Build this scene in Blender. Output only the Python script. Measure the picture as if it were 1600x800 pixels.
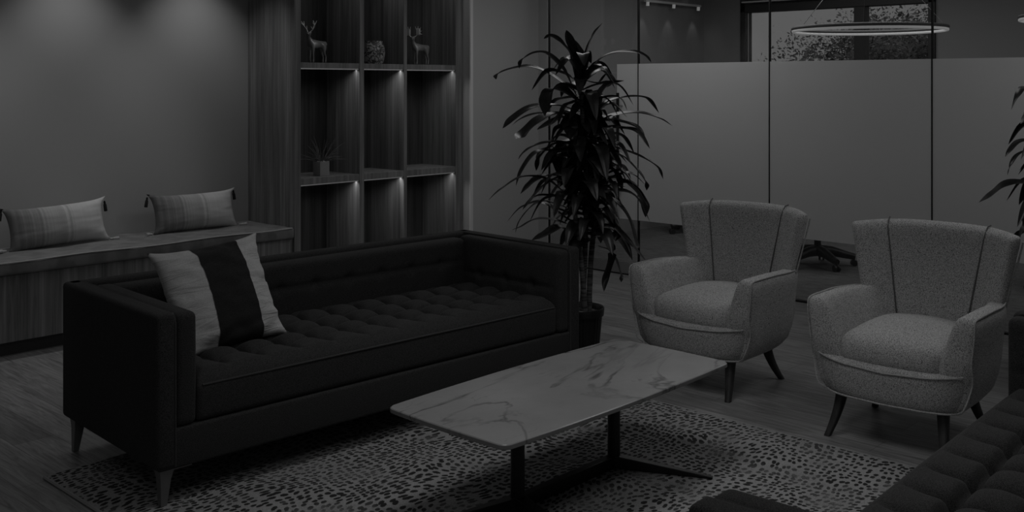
import bpy, bmesh, math, random
from mathutils import Vector, Matrix, noise
PI = math.pi
C = bpy.context.scene.collection
SC = bpy.context.scene
for o in list(bpy.data.objects):
    bpy.data.objects.remove(o)

# ------------------------------------------------------------------ camera, world, light
FPX, CAMH, HY = 1600.0, 1.6, 132.0
ANG = math.atan2(1500.0, FPX)                 # room x axis lies this far right of the view direction
cd = bpy.data.cameras.new('camera'); cam = bpy.data.objects.new('camera', cd); C.objects.link(cam)
cd.sensor_fit = 'HORIZONTAL'; cd.sensor_width = 36.0; cd.lens = 36.0 * FPX / 1600.0
cd.shift_y = -(400.0 - HY) / 1600.0
cd.clip_start = 0.05; cd.clip_end = 200
cam.location = (0, 0, CAMH); cam.rotation_euler = (PI/2, 0, ANG - PI/2)
SC.camera = cam
SC.view_settings.view_transform = 'Standard'; SC.view_settings.look = 'None'
SC.view_settings.gamma = 1; SC.view_settings.use_curve_mapping = False
SC.view_settings.exposure = 0.0
try: SC.cycles.use_denoising = True
except Exception: pass
W = bpy.data.worlds.new('sky'); SC.world = W; W.use_nodes = True
bg = W.node_tree.nodes['Background']; bg.inputs[0].default_value = (.5, .5, .5, 1); bg.inputs[1].default_value = .27

def area(name, loc, size, power, aim=(0, 0, -1), spread=PI):
    l = bpy.data.lights.new(name, 'AREA'); l.shape = 'RECTANGLE'; l.size, l.size_y = size
    l.energy = power; l.color = (1, 1, 1); l.spread = spread
    o = bpy.data.objects.new(name, l); C.objects.link(o); o.location = loc
    o.rotation_euler = Vector(aim).to_track_quat('-Z', 'Y').to_euler(); return o
def spot(name, loc, power, aim, angle, blend=.3, rad=.03):
    l = bpy.data.lights.new(name, 'SPOT'); l.energy = power; l.spot_size = math.radians(angle)
    l.spot_blend = blend; l.shadow_soft_size = rad
    o = bpy.data.objects.new(name, l); C.objects.link(o); o.location = loc
    o.rotation_euler = Vector(aim).to_track_quat('-Z', 'Y').to_euler(); return o

CEIL = 2.85
XG = 6.95          # glass partition
YB = 6.25          # front plane of bookcase and bench
YW = 6.86          # painted wall above the bench
area('ceiling_panel_light', (5.7, 4.5, CEIL-.03), (1.0, 1.0), 8.5)  # unseen soft ceiling lights without fixtures, placed as general fill
area('ceiling_panel_light', (5.7, 1.2, CEIL-.03), (1.0, 1.0), 7.5)
area('ceiling_panel_light', (3.0, 2.6, CEIL-.03), (1.2, .8), 5.6, (0, 0, -1), math.radians(110))  # spread narrowed so the fill favours the sofa seats
area('ceiling_panel_light', (2.0, 5.45, CEIL-.03), (1.0, .7), 2.0, (0, 0, -1), math.radians(120))  # unseen fill put here to lift the floor at left
area('ceiling_panel_light', (0.2, 1.4, CEIL-.03), (1.0, 1.0), 5.0)
area('ceiling_panel_light', (3.0, .9, CEIL-.03), (1.2, .6), 2.4, (0, 0, -1), math.radians(100))  # extra unseen fill added to brighten the foreground sofa seat
area('window_daylight', (-2.3, 1.2, 1.5), (3.2, 1.7), 3.2, (1, .25, -.05))  # added fill from behind the camera; no window on this side
area('window_daylight', (1.8, -2.8, 1.5), (3.2, 1.7), 1.8, (.15, 1, -.05))  # second added fill from the camera side, also without a window
area('meeting_room_panel_light', (8.6, 4.6, CEIL-.03), (1.6, 2.4), 16.5)
area('meeting_room_panel_light', (8.6, 1.2, CEIL-.03), (1.6, 1.6), 9.0)
for x in (2.00, 2.943, 3.88):
    spot('wall_downlight', (x, YW-.42, CEIL-.06), 14.5, (0, .08, -1), 84, .85, .03)

# ------------------------------------------------------------------ helpers
def tag(o, label=None, cat=None, group=None, kind=None):
    if label: o['label'] = label
    if cat: o['category'] = cat
    if group: o['group'] = group
    if kind: o['kind'] = kind
    return o
def empty(name, loc, rz=0, **k):
    o = bpy.data.objects.new(name, None); C.objects.link(o); o.location = loc; o.rotation_euler = (0, 0, rz)
    o.empty_display_size = .1
    return tag(o, **k)
def obj(name, bm, m, parent=None, smooth=True, bevel=0, subsurf=0, loc=None, sharp=40, **k):
    bmesh.ops.recalc_face_normals(bm, faces=bm.faces)
    me = bpy.data.meshes.new(name); bm.to_mesh(me); bm.free()
    if smooth:
        for p in me.polygons: p.use_smooth = True
        try: me.set_sharp_from_angle(angle=math.radians(sharp))
        except Exception: pass
    o = bpy.data.objects.new(name, me); C.objects.link(o)
    me.materials.append(m)
    if parent: o.parent = parent
    if loc: o.location = loc
    if bevel:
        b = o.modifiers.new('bevel', 'BEVEL'); b.width = bevel; b.segments = 3; b.limit_method = 'ANGLE'
    if subsurf:
        s = o.modifiers.new('subsurf', 'SUBSURF'); s.levels = subsurf; s.render_levels = subsurf
    return tag(o, **k)
def struct(name, bm, m, **k):
    return obj(name, bm, m, kind='structure', **k)
def box(bm, x0, x1, y0, y1, z0, z1):
    v = [bm.verts.new((x, y, z)) for x in (x0, x1) for y in (y0, y1) for z in (z0, z1)]
    for f in ((0,1,3,2), (4,6,7,5), (0,4,5,1), (2,3,7,6), (0,2,6,4), (1,5,7,3)):
        bm.faces.new([v[i] for i in f])
    return bm
def B(x0, x1, y0, y1, z0, z1): return box(bmesh.new(), x0, x1, y0, y1, z0, z1)
def axis_pts(h, r, step):
    e = [0, .12, .3, .6, 1.0]
    lo = [-h + r*t for t in e]; n = max(1, int(round((2*h - 2*r)/step)))
    mid = [-h + r + (2*h-2*r)*i/n for i in range(1, n)]
    return lo + mid + [-x for x in reversed(lo)]
def rbox(bm, c, l, r, step=.1, fn=None):
    """rounded box, surface on a grid; fn(pos, face_normal, unit coords) may move the vertices"""
    h = [x/2 for x in l]; r = min(r, min(h)*.999)
    st = step if isinstance(step, (tuple, list)) else (step,)*3
    ax = [axis_pts(h[i], r, st[i]) for i in range(3)]
    cache = {}
    def V(p):
        k = tuple(round(t, 6) for t in p)
        if k in cache: return cache[k]
        q = [max(-(h[i]-r), min(h[i]-r, p[i])) for i in range(3)]
        d = Vector([p[i]-q[i] for i in range(3)])
        if d.length > 1e-9: d.normalize()
        pos = Vector(q) + d*r
        if fn: pos = fn(pos, d)
        v = bm.verts.new((pos[0]+c[0], pos[1]+c[1], pos[2]+c[2])); cache[k] = v; return v
    for a in range(3):
        b, e = (a+1) % 3, (a+2) % 3
        for s in (-1, 1):
            for i in range(len(ax[b])-1):
                for j in range(len(ax[e])-1):
                    q = []
                    for (u, w) in ((i, j), (i+1, j), (i+1, j+1), (i, j+1)):
                        p = [0, 0, 0]; p[a] = s*h[a]; p[b] = ax[b][u]; p[e] = ax[e][w]; q.append(V(p))
                    if len(set(q)) == 4:
                        try: bm.faces.new(q)
                        except ValueError: pass
    return bm
def tube(bm, pts, r, n=10, closed=False, flat=1.0, cap=True):
    P = [Vector(p) for p in pts]; m = len(P); rings = []
    R = r if isinstance(r, (list, tuple)) else [r]*m
    up = Vector((0, 0, 1)); prev = None
    for i, p in enumerate(P):
        if closed: t = P[(i+1) % m] - P[i-1]
        else: t = P[min(i+1, m-1)] - P[max(i-1, 0)]
        t.normalize()
        if prev is None:
            a = up if abs(t.dot(up)) < .9 else Vector((1, 0, 0))
            u = t.cross(a).normalized()
        else:
            u = (prev - t*prev.dot(t)).normalized()
        prev = u; w = t.cross(u)
        rings.append([bm.verts.new(p + (u*math.cos(2*PI*k/n) + w*math.sin(2*PI*k/n)*flat)*R[i]) for k in range(n)])
    for i in range(m if closed else m-1):
        a, b = rings[i], rings[(i+1) % m]
        for k in range(n): bm.faces.new((a[k], a[(k+1) % n], b[(k+1) % n], b[k]))
    if cap and not closed:
        bm.faces.new(rings[0]); bm.faces.new(rings[-1])
    return bm
def lathe(bm, prof, n=32, c=(0, 0, 0), fn=None):
    rings = []
    for (r, z) in prof:
        ring = []
        for k in range(n):
            rr = fn(r, z, 2*PI*k/n) if fn else r
            ring.append(bm.verts.new((c[0]+rr*math.cos(2*PI*k/n), c[1]+rr*math.sin(2*PI*k/n), c[2]+z)))
        rings.append(ring)
    for a, b in zip(rings, rings[1:]):
        for k in range(n): bm.faces.new((a[k], a[(k+1) % n], b[(k+1) % n], b[k]))
    bm.faces.new(rings[0]); bm.faces.new(rings[-1])
    return bm
def loft(bm, rings, cap=True):
    R = [[bm.verts.new(p) for p in r] for r in rings]; n = len(R[0])
    for a, b in zip(R, R[1:]):
        for k in range(n): bm.faces.new((a[k], a[(k+1) % n], b[(k+1) % n], b[k]))
    if cap: bm.faces.new(R[0]); bm.faces.new(R[-1])
    return bm
def catmull(P, n=6):
    P = [Vector(p) for p in P]; Q = [P[0]*2-P[1]] + P + [P[-1]*2-P[-2]]; out = []
    for i in range(1, len(Q)-2):
        for k in range(n):
            t = k/n; a, b, c, d = Q[i-1:i+3]
            out.append(.5*((2*b) + (c-a)*t + (2*a-5*b+4*c-d)*t*t + (3*b-a-3*c+d)*t**3))
    out.append(P[-1]); return out
def copy_tree(o, parent=None):
    c = o.copy(); C.objects.link(c)
    if parent: c.parent = parent
    for ch in [x for x in bpy.data.objects if x.parent == o]:
        copy_tree(ch, c)
    return c

# ------------------------------------------------------------------ materials
def grey(v): return (v, v, v, 1)
def mat(name, v=.5, rough=.6, metal=0, spec=.5, sheen=0, coat=0):
    m = bpy.data.materials.new(name); m.use_nodes = True
    p = m.node_tree.nodes['Principled BSDF']
    p.inputs['Base Color'].default_value = grey(v); p.inputs['Roughness'].default_value = rough
    p.inputs['Metallic'].default_value = metal; p.inputs['Specular IOR Level'].default_value = spec
    if sheen: p.inputs['Sheen Weight'].default_value = sheen; p.inputs['Sheen Roughness'].default_value = .4
    if coat: p.inputs['Coat Weight'].default_value = coat; p.inputs['Coat Roughness'].default_value = .08
    return m
class NT:
    def __init__(s, m): s.t = m.node_tree; s.n = s.t.nodes; s.p = s.n.get('Principled BSDF')
    def add(s, ty, **k):
        x = s.n.new(ty)
        for a, b in k.items(): setattr(x, a, b)
        return x
    def link(s, a, b): s.t.links.new(a, b)
    def coord(s, scale=(1, 1, 1), rot=(0, 0, 0), kind='Object'):
        c = s.add('ShaderNodeTexCoord'); mp = s.add('ShaderNodeMapping')
        mp.inputs['Scale'].default_value = scale; mp.inputs['Rotation'].default_value = rot
        s.link(c.outputs[kind], mp.inputs['Vector']); return mp.outputs[0]
    def noise(s, vec, scale=5, detail=4, rough=.5, dist=0):
        x = s.add('ShaderNodeTexNoise'); x.inputs['Scale'].default_value = scale
        x.inputs['Detail'].default_value = detail; x.inputs['Roughness'].default_value = rough
        x.inputs['Distortion'].default_value = dist; s.link(vec, x.inputs['Vector']); return x
    def ramp(s, val, stops):
        r = s.add('ShaderNodeValToRGB'); e = r.color_ramp.elements
        while len(e) < len(stops): e.new(.5)
        for i, (p, c) in enumerate(stops): e[i].position = p; e[i].color = grey(c)
        s.link(val, r.inputs[0]); return r.outputs[0]
    def math(s, op, a, b=None):
        x = s.add('ShaderNodeMath', operation=op)
        for i, v in enumerate((a, b)):
            if v is None: continue
            if isinstance(v, (int, float)): x.inputs[i].default_value = v
            else: s.link(v, x.inputs[i])
        return x.outputs[0]
    def mixc(s, fac, a, b, mode='MIX'):
        x = s.add('ShaderNodeMix', data_type='RGBA', blend_type=mode)
        for i, v in ((0, fac), (6, a), (7, b)):
            if isinstance(v, (int, float)): x.inputs[i].default_value = v if i == 0 else grey(v)
            else: s.link(v, x.inputs[i])
        return x.outputs[2]
    def bump(s, h, strength=.3, dist=.01):
        b = s.add('ShaderNodeBump'); b.inputs['Strength'].default_value = strength; b.inputs['Distance'].default_value = dist
        s.link(h, b.inputs['Height']); s.link(b.outputs[0], s.p.inputs['Normal'])
    def base(s, c): s.link(c, s.p.inputs['Base Color'])

def veneer(name, lo, hi, scale=(38, 38, 1.1), rough=.45):
    m = mat(name, .2, rough, spec=.3); t = NT(m)
    n = t.noise(t.coord(scale), 1.0, 6, .65, .4); n2 = t.noise(t.coord((9, 9, .25)), 1.0, 3, .5, .2)
    v = t.math('ADD', t.math('MULTIPLY', n.outputs[0], .65), t.math('MULTIPLY', n2.outputs[0], .35))
    t.base(t.ramp(v, [(.36, lo), (.52, (lo+hi)/2), (.66, hi)])); t.bump(n.outputs[0], .08, .002); return m
M = {}
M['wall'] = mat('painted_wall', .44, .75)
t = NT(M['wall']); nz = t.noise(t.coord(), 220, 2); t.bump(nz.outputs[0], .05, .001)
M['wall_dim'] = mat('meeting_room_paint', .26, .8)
M['ceil'] = mat('ceiling_paint', .7, .9)
M['wood'] = veneer('oak_veneer', .10, .32)
M['wood_back'] = veneer('dark_back_veneer', .03, .09)  # same grain as the oak veneer, in darker tones
M['wood_edge'] = veneer('oak_veneer_edge', .13, .30)
M['kick'] = mat('toe_kick_laminate', .05, .5)
M['black'] = mat('black_steel', .012, .38, spec=.4)
M['black_plastic'] = mat('black_plastic', .02, .45)
M['metal'] = mat('satin_metal', .42, .35, metal=1)
M['leg_metal'] = mat('dark_bronze_metal', .24, .4, metal=.6)
# floor boards, long side along y
M['floor'] = mat('plank_floor', .2, .38, spec=.45); t = NT(M['floor'])
br = t.add('ShaderNodeTexBrick'); br.inputs['Scale'].default_value = 1
br.inputs['Brick Width'].default_value = 1.4; br.inputs['Row Height'].default_value = .18
br.inputs['Mortar Size'].default_value = .0012; br.inputs['Color1'].default_value = grey(.20); br.inputs['Color2'].default_value = grey(.29)
br.inputs['Mortar'].default_value = grey(.09); br.offset = .37; br.inputs['Bias'].default_value = -.1
t.link(t.coord((1, 1, 1), (0, 0, PI/2)), br.inputs['Vector'])
g1 = t.noise(t.coord((20, 1.6, 1)), 1.6, 6, .62, 1.6)
gr = t.ramp(g1.outputs[0], [(.3, .45), (.5, .9), (.7, 1.3)])
t.base(t.mixc(1.0, br.outputs[0], gr, 'MULTIPLY')); t.bump(g1.outputs[0], .12, .002)
# carpet tiles
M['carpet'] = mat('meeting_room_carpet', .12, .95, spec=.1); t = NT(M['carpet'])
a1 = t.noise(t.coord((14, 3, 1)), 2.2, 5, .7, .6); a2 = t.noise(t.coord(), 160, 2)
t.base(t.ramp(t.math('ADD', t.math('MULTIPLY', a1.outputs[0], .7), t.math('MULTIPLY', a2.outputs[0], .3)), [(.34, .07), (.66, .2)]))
# rug
M['rug'] = mat('dotted_rug', .3, .95, spec=.1, sheen=.1); t = NT(M['rug'])
vec = t.coord((1, 1, 1)); wob = t.noise(vec, 1.7, 2, .5); wob2 = t.noise(vec, 7, 2, .5)
ad = t.add('ShaderNodeVectorMath', operation='MULTIPLY_ADD'); ad.inputs[1].default_value = (.30, .30, 0)
t.link(wob.outputs[1], ad.inputs[0]); t.link(vec, ad.inputs[2])
ad2 = t.add('ShaderNodeVectorMath', operation='MULTIPLY_ADD'); ad2.inputs[1].default_value = (.03, .03, 0)
t.link(wob2.outputs[1], ad2.inputs[0]); t.link(ad.outputs[0], ad2.inputs[2])
sc_ = t.add('ShaderNodeVectorMath', operation='MULTIPLY'); sc_.inputs[1].default_value = (27, 38, 1); t.link(ad2.outputs[0], sc_.inputs[0])
vo = t.add('ShaderNodeTexVoronoi', feature='F1', distance='EUCLIDEAN', voronoi_dimensions='2D'); vo.inputs['Scale'].default_value = 1
vo.inputs['Randomness'].default_value = .55; t.link(sc_.outputs[0], vo.inputs['Vector'])
fine = t.noise(vec, 190, 3, .6); patch = t.noise(vec, 2.6, 3, .6)
thr = t.math('ADD', t.math('MULTIPLY', fine.outputs[0], .22), t.math('MULTIPLY', t.ramp(patch.outputs[0], [(.3, 0), (.7, 1)]), .14))
d = t.math('SUBTRACT', t.math('ADD', vo.outputs['Distance'], thr), .50)
dots = t.ramp(d, [(0.0, .0), (.06, 1)])
fade = t.ramp(t.noise(vec, 3.3, 4, .65).outputs[0], [(.50, 0), (.68, .75)])
smudge = t.ramp(fine.outputs[0], [(.35, .12), (.65, .26)])
col = t.mixc(dots, .022, t.ramp(fine.outputs[0], [(.3, .22), (.7, .37)]))
t.base(t.mixc(fade, col, smudge)); t.bump(fine.outputs[0], .5, .004)
M['rug_edge'] = mat('rug_binding', .3, .9)
# fabrics
def cloth(name, lo, hi, scale=520, rough=.95, bump=.25, sheen=0, stretch=(1, 1, 1), wide=(.40, .60)):
    m = mat(name, .5, rough, spec=.15, sheen=sheen); t = NT(m)
    n = t.noise(t.coord(stretch), scale, 2, .6); t.base(t.ramp(n.outputs[0], [(wide[0], lo), (wide[1], hi)])); t.bump(n.outputs[0], bump, .002)
    return m
M['tweed'] = cloth('light_tweed', .09, .62, 300, bump=.4, wide=(.36, .56))
M['piping'] = cloth('tweed_piping', .22, .62, 400, bump=.2)
M['seam'] = mat('seam_shadow_thread', .12, .9)  # dark cord along the backrest channel seams
M['velvet'] = cloth('dark_sofa_cloth', .018, .056, 420, bump=.25, sheen=.04)
M['velvet_line'] = cloth('dark_sofa_piping', .04, .06, 420, bump=.2, sheen=.15)
M['linen'] = cloth('pale_linen', .40, .54, 420, bump=.25)
t = NT(M['linen']); cr = t.noise(t.coord((4, 2, 17)), 1.0, 3, .6, 1.2); b2 = t.add('ShaderNodeBump'); b2.inputs['Strength'].default_value = .7; b2.inputs['Distance'].default_value = .018
t.link(cr.outputs[0], b2.inputs['Height']); t.link(t.n['Bump'].outputs[0], b2.inputs['Normal']); t.link(b2.outputs[0], t.p.inputs['Normal'])
M['dark_linen'] = cloth('dark_band_linen', .018, .032, 420, bump=.2, sheen=.05)
M['bench_cloth'] = cloth('bench_velvet', .15, .21, 9, bump=.15, sheen=.25)
M['ombre'] = mat('striped_lumbar_cloth', .4, .95, spec=.1); t = NT(M['ombre'])
gx = t.add('ShaderNodeTexCoord'); sp = t.add('ShaderNodeSeparateXYZ'); t.link(gx.outputs['Generated'], sp.inputs[0])
bd = t.noise(t.coord((42, .08, .08)), 1.0, 2, .5); wv = t.noise(t.coord(), 420, 2)
xx = t.math('ADD', t.math('ADD', sp.outputs[0], t.math('MULTIPLY', t.math('SUBTRACT', bd.outputs[0], .5), .55)), t.math('MULTIPLY', t.math('SUBTRACT', wv.outputs[0], .5), .3))
t.base(t.ramp(xx, [(.05, .14), (.28, .26), (.42, .42), (.52, .34), (.60, .52), (1.0, .60)])); t.bump(wv.outputs[0], .25, .002)
M['leg_wood'] = veneer('dark_walnut_leg', .022, .06, (30, 30, 2))
# marble
M['marble'] = mat('white_marble', .6, .2, spec=.35); t = NT(M['marble'])
vc = t.coord((1, 1, 1), (0, 0, .5))
def vein(scale, stretch, w, dist):
    mp = t.coord(stretch, (0, 0, .45)); n = t.noise(mp, scale, 5, .55, dist)
    return t.ramp(t.math('ABSOLUTE', t.math('SUBTRACT', n.outputs[0], .5)), [(0, 0), (w, 1)])
v1 = vein(.85, (1.0, 2.0, 1), .017, 1.0); v2 = vein(1.9, (1, 2.0, 1), .006, 1.2)
msk = t.ramp(t.noise(vc, 2.4, 3).outputs[0], [(.44, 0), (.58, 1)]); cl = t.noise(vc, 3.0, 4, .6)
bs = t.ramp(cl.outputs[0], [(.3, .21), (.7, .26)])
v1s = t.mixc(msk, t.mixc(.75, v1, 1.0), v1); v2s = t.mixc(msk, 1.0, v2)
k1 = t.mixc(t.ramp(v1s, [(0, 0), (1, 1)]), .08, bs); t.base(t.mixc(v2s, .17, k1))
# glass
def glass(name, ior=1.45, tint=.96):
    m = bpy.data.materials.new(name); m.use_nodes = True; t = NT(m); t.n.remove(t.p)
    tr = t.add('ShaderNodeBsdfTransparent'); tr.inputs[0].default_value = grey(tint)
    gl = t.add('ShaderNodeBsdfGlossy'); gl.inputs['Roughness'].default_value = .02
    fr = t.add('ShaderNodeFresnel'); fr.inputs[0].default_value = ior
    mx = t.add('ShaderNodeMixShader'); out = t.n['Material Output']
    t.link(fr.outputs[0], mx.inputs[0]); t.link(tr.outputs[0], mx.inputs[1]); t.link(gl.outputs[0], mx.inputs[2]); t.link(mx.outputs[0], out.inputs[0])
    return m
M['glass'] = glass('clear_glass', 1.45, .93)
M['window_glass'] = glass('window_glass', 1.3, .95)
def frost(name, v, fr=.5, clear=.04):
    m = bpy.data.materials.new(name); m.use_nodes = True; t = NT(m); t.n.remove(t.p)
    a = t.add('ShaderNodeBsdfDiffuse'); a.inputs[0].default_value = grey(v)
    b = t.add('ShaderNodeBsdfTranslucent'); b.inputs[0].default_value = grey(v)
    c = t.add('ShaderNodeBsdfTransparent'); c.inputs[0].default_value = grey(.9)
    mx = t.add('ShaderNodeMixShader'); mx.inputs[0].default_value = fr
    mx2 = t.add('ShaderNodeMixShader'); mx2.inputs[0].default_value = clear
    t.link(a.outputs[0], mx.inputs[1]); t.link(b.outputs[0], mx.inputs[2])
    t.link(mx.outputs[0], mx2.inputs[1]); t.link(c.outputs[0], mx2.inputs[2]); t.link(mx2.outputs[0], t.n['Material Output'].inputs[0])
    return m
M['frost'] = frost('frosted_film', .88, .55, .05)
def emis(name, v, s):
    m = mat(name, .8, .5); p = m.node_tree.nodes['Principled BSDF']
    p.inputs['Emission Color'].default_value = grey(v); p.inputs['Emission Strength'].default_value = s; return m
M['led'] = emis('led_strip', 1, .045)
M['ring_led'] = emis('ring_lamp_led', 1, .12)
M['leaf'] = mat('plant_leaf', .016, .36, spec=.5); t = NT(M['leaf'])
lv = t.noise(t.coord((3, 3, 1)), 9, 3); t.base(t.ramp(lv.outputs[0], [(.35, .010), (.7, .032)]))
M['bark'] = mat('cane_bark', .1, .8); t = NT(M['bark'])
bn = t.noise(t.coord((1, 1, 14)), 9, 3); t.base(t.ramp(bn.outputs[0], [(.38, .03), (.62, .15)])); t.bump(bn.outputs[0], .4, .004)
M['pot'] = mat('black_nursery_pot', .018, .35)
M['soil'] = mat('potting_soil', .03, .95); t = NT(M['soil']); sn = t.noise(t.coord(), 60, 4); t.base(t.ramp(sn.outputs[0], [(.4, .012), (.65, .1)])); t.bump(sn.outputs[0], 1, .01)
M['tree_leaf'] = mat('tree_leaf', .10, .6); t = NT(M['tree_leaf'])
tn = t.noise(t.coord(), 2.5, 3); t.base(t.ramp(tn.outputs[0], [(.35, .06), (.65, .5)]))
M['frame'] = mat('dark_window_frame', .025, .5)
M['bronze'] = mat('dark_bronze_figure', .28, .4, metal=.4)
M['antler'] = mat('pale_antler', .75, .5)
M['vase'] = mat('patterned_vase', .4, .5); t = NT(M['vase'])
vv = t.add('ShaderNodeTexVoronoi', feature='DISTANCE_TO_EDGE'); vv.inputs['Scale'].default_value = 26
dn = t.noise(t.coord(), 18, 3); mxv = t.mixc(.12, t.coord(), dn.outputs[1]); t.link(mxv, vv.inputs['Vector'])
t.base(t.ramp(vv.outputs[0], [(.05, .03), (.16, .38)]))
M['planter'] = mat('concrete_planter', .30, .8)
M['grass'] = mat('air_plant_leaf', .10, .6)

# ------------------------------------------------------------------ room shell
struct('floor', B(-2.5, XG, -3.0, 7.2, -.08, 0), M['floor'])
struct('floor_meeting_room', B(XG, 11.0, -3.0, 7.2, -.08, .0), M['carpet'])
struct('ceiling', B(-2.5, 11.0, -3.0, 7.2, CEIL, CEIL+.1), M['ceil'])
struct('wall_back', B(-2.5, 6.05, YW, YW+.12, 0, CEIL), M['wall'])
struct('wall_beside_bookcase', B(6.05, XG-.03, YB-.09, YW+.12, 0, CEIL), M['wall'])
struct('wall_left', B(-2.62, -2.5, -3.0, 7.0, 0, CEIL), M['wall'])
struct('wall_front', B(-2.5, 11.0, -3.12, -3.0, 0, CEIL), M['wall'])
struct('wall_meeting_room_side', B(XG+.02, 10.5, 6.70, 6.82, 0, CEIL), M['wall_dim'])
# far wall with the window opening
WY0, WY1, WZ0, WZ1 = 3.98, 6.17, .9, 2.50
bm = bmesh.new()
XF = 10.5
box(bm, XF, XF+.2, -3.0, WY0, 0, CEIL); box(bm, XF, XF+.2, WY1, 6.82, 0, CEIL)
box(bm, XF, XF+.2, WY0, WY1, 0, WZ0); box(bm, XF, XF+.2, WY0, WY1, WZ1+.06, CEIL)
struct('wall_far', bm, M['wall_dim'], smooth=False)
bm = bmesh.new()
box(bm, XF-.03, XF+.12, WY0-.02, WY0+.05, WZ0, WZ1); box(bm, XF-.03, XF+.12, WY1-.045, WY1+.02, WZ0, WZ1+.06)
box(bm, XF-.03, XF+.12, WY0-.02, WY1+.02, WZ1-.07, WZ1+.08); box(bm, XF-.03, XF+.12, WY0, WY1, WZ0-.04, WZ0+.05)
box(bm, XF-.02, XF+.10, 4.70, 4.82, WZ0, WZ1)
wf = struct('window_1', bm, M['frame'], smooth=False, bevel=.004)
struct('window_2', B(XF+.03, XF+.038, WY0+.04, WY1-.05, WZ0, WZ1-.03), M['window_glass'], smooth=False)
# light strip of the blind housing above the window
struct('trim_1', B(XF-.12, XF-.05, WY0+.1, WY1-.05, WZ1+.035, WZ1+.05), mat('blind_bar', .6, .5), smooth=False)

# glass partition: panels between thin joints, each with its frosted film
def atX(px, X):
    s = (px-800)/FPX; fx, fy = math.cos(ANG), math.sin(ANG); d = X/(fx + fy*s)
    return d*(fy - fx*s)
ys = [atX(858, XG), atX(998, XG), atX(1203, XG), atX(1457, XG), atX(1457, XG)-1.45, atX(1457, XG)-2.9, -3.0]
FZ0, FZ1 = .468, 1.772
film_top = [CEIL-.1, FZ1, FZ1, FZ1, FZ1, FZ1]
for i in range(len(ys)-1):
    y1, y0 = ys[i]-.004, ys[i+1]+.004
    gp = struct('window_%d' % (i+3), B(XG-.006, XG+.006, y0, y1, .02, CEIL), M['glass'], smooth=False)
    if i == 0:
        yd = atX(965, XG)
        obj('frosted_film', B(XG-.0085, XG-.007, y0, yd, FZ0, FZ1), M['frost'], gp, smooth=False)
        obj('bottom_rail', B(XG-.025, XG+.025, y0+.03, y1, .012, .10), M['metal'], gp, smooth=False, bevel=.003)
        bm = bmesh.new(); yh = atX(973, XG)
        tube(bm, [(XG-.07, yh, .60), (XG-.07, yh, 1.53)], .013, 10)
        obj('pull_handle', bm, M['black'], gp)
        bm = bmesh.new()
        for z in (.72, 1.42): tube(bm, [(XG-.075, yh, z), (XG-.006, yh-.0, z)], .008, 8)
        obj('handle_bracket', bm, M['metal'], gp)
    else:
        obj('frosted_film', B(XG-.0085, XG-.007, y0, y1, FZ0, FZ1), M['frost'], gp, smooth=False)
for i, y in enumerate(ys[:-1]):
    w = .007 if i == 0 else .0045
    struct('trim_%d' % (i+2), B(XG-.011, XG+.011, y-w, y+w, 0, CEIL), M['black'], smooth=False)
struct('trim_9', B(XG-.02, XG+.02, -3.0, ys[0], 0, .014), M['black'], smooth=False)
struct('trim_10', B(XG-.03, XG+.03, ys[0], YB-.09, 0, CEIL), M['wall'], smooth=False)
struct('trim_11', B(6.045, 6.075, YB-.105, YB-.09, 0, CEIL), mat('corner_bead', .7, .5), smooth=False)

# ------------------------------------------------------------------ bookcase
SX = [4.352, 4.408, 4.951, 4.995, 5.398, 5.432, 5.973, 6.048]   # stile edges
DEPB = .42
bk = empty('bookcase', (4.352, YB, 0), label='tall oak veneer bookcase of open bays built in beside the bench', cat='bookcase')
def L(x0, x1, y0, y1, z0, z1): return B(x0-4.352, x1-4.352, y0-YB, y1-YB, z0, z1)
obj('side_panel', L(SX[0], SX[1], YB, YW, 0, CEIL-.02), M['wood'], bk, smooth=False, bevel=.0015)
for i in (2, 4, 6):
    obj('divider' if i < 6 else 'side_panel', L(SX[i], SX[i+1], YB, YB+DEPB+.05 if i < 6 else YW, 0, CEIL-.02), M['wood'], bk, smooth=False, bevel=.0015)
obj('back_panel', L(SX[1], SX[6], YB+DEPB, YB+DEPB+.02, 0, CEIL-.02), M['wood_back'], bk, smooth=False)
ZS = [(0, .09), (.862, .910), (1.722, 1.762), (2.58, 2.62)]
for (z0, z1) in ZS:
    for a in (1, 3, 5):
        obj('shelf', L(SX[a], SX[a+1], YB+.002, YB+DEPB, z0, z1), M['wood_edge'], bk, smooth=False, bevel=.0015)
for (z0, z1) in ZS[1:]:
    for a in (1, 3, 5):
        x0, x1 = SX[a]+.003, SX[a+1]-.003
        obj('light_strip', L(x0, x1, YB+.012, YB+.024, z0-.009, z0), M['led'], bk, smooth=False)
        area('shelf_strip_light', ((x0+x1)/2, YB+.041, z0-.007), (x1-x0-.004, .012), .34 if z0 < 2 else .24, (0, .0, -1), math.radians(150))

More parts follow.
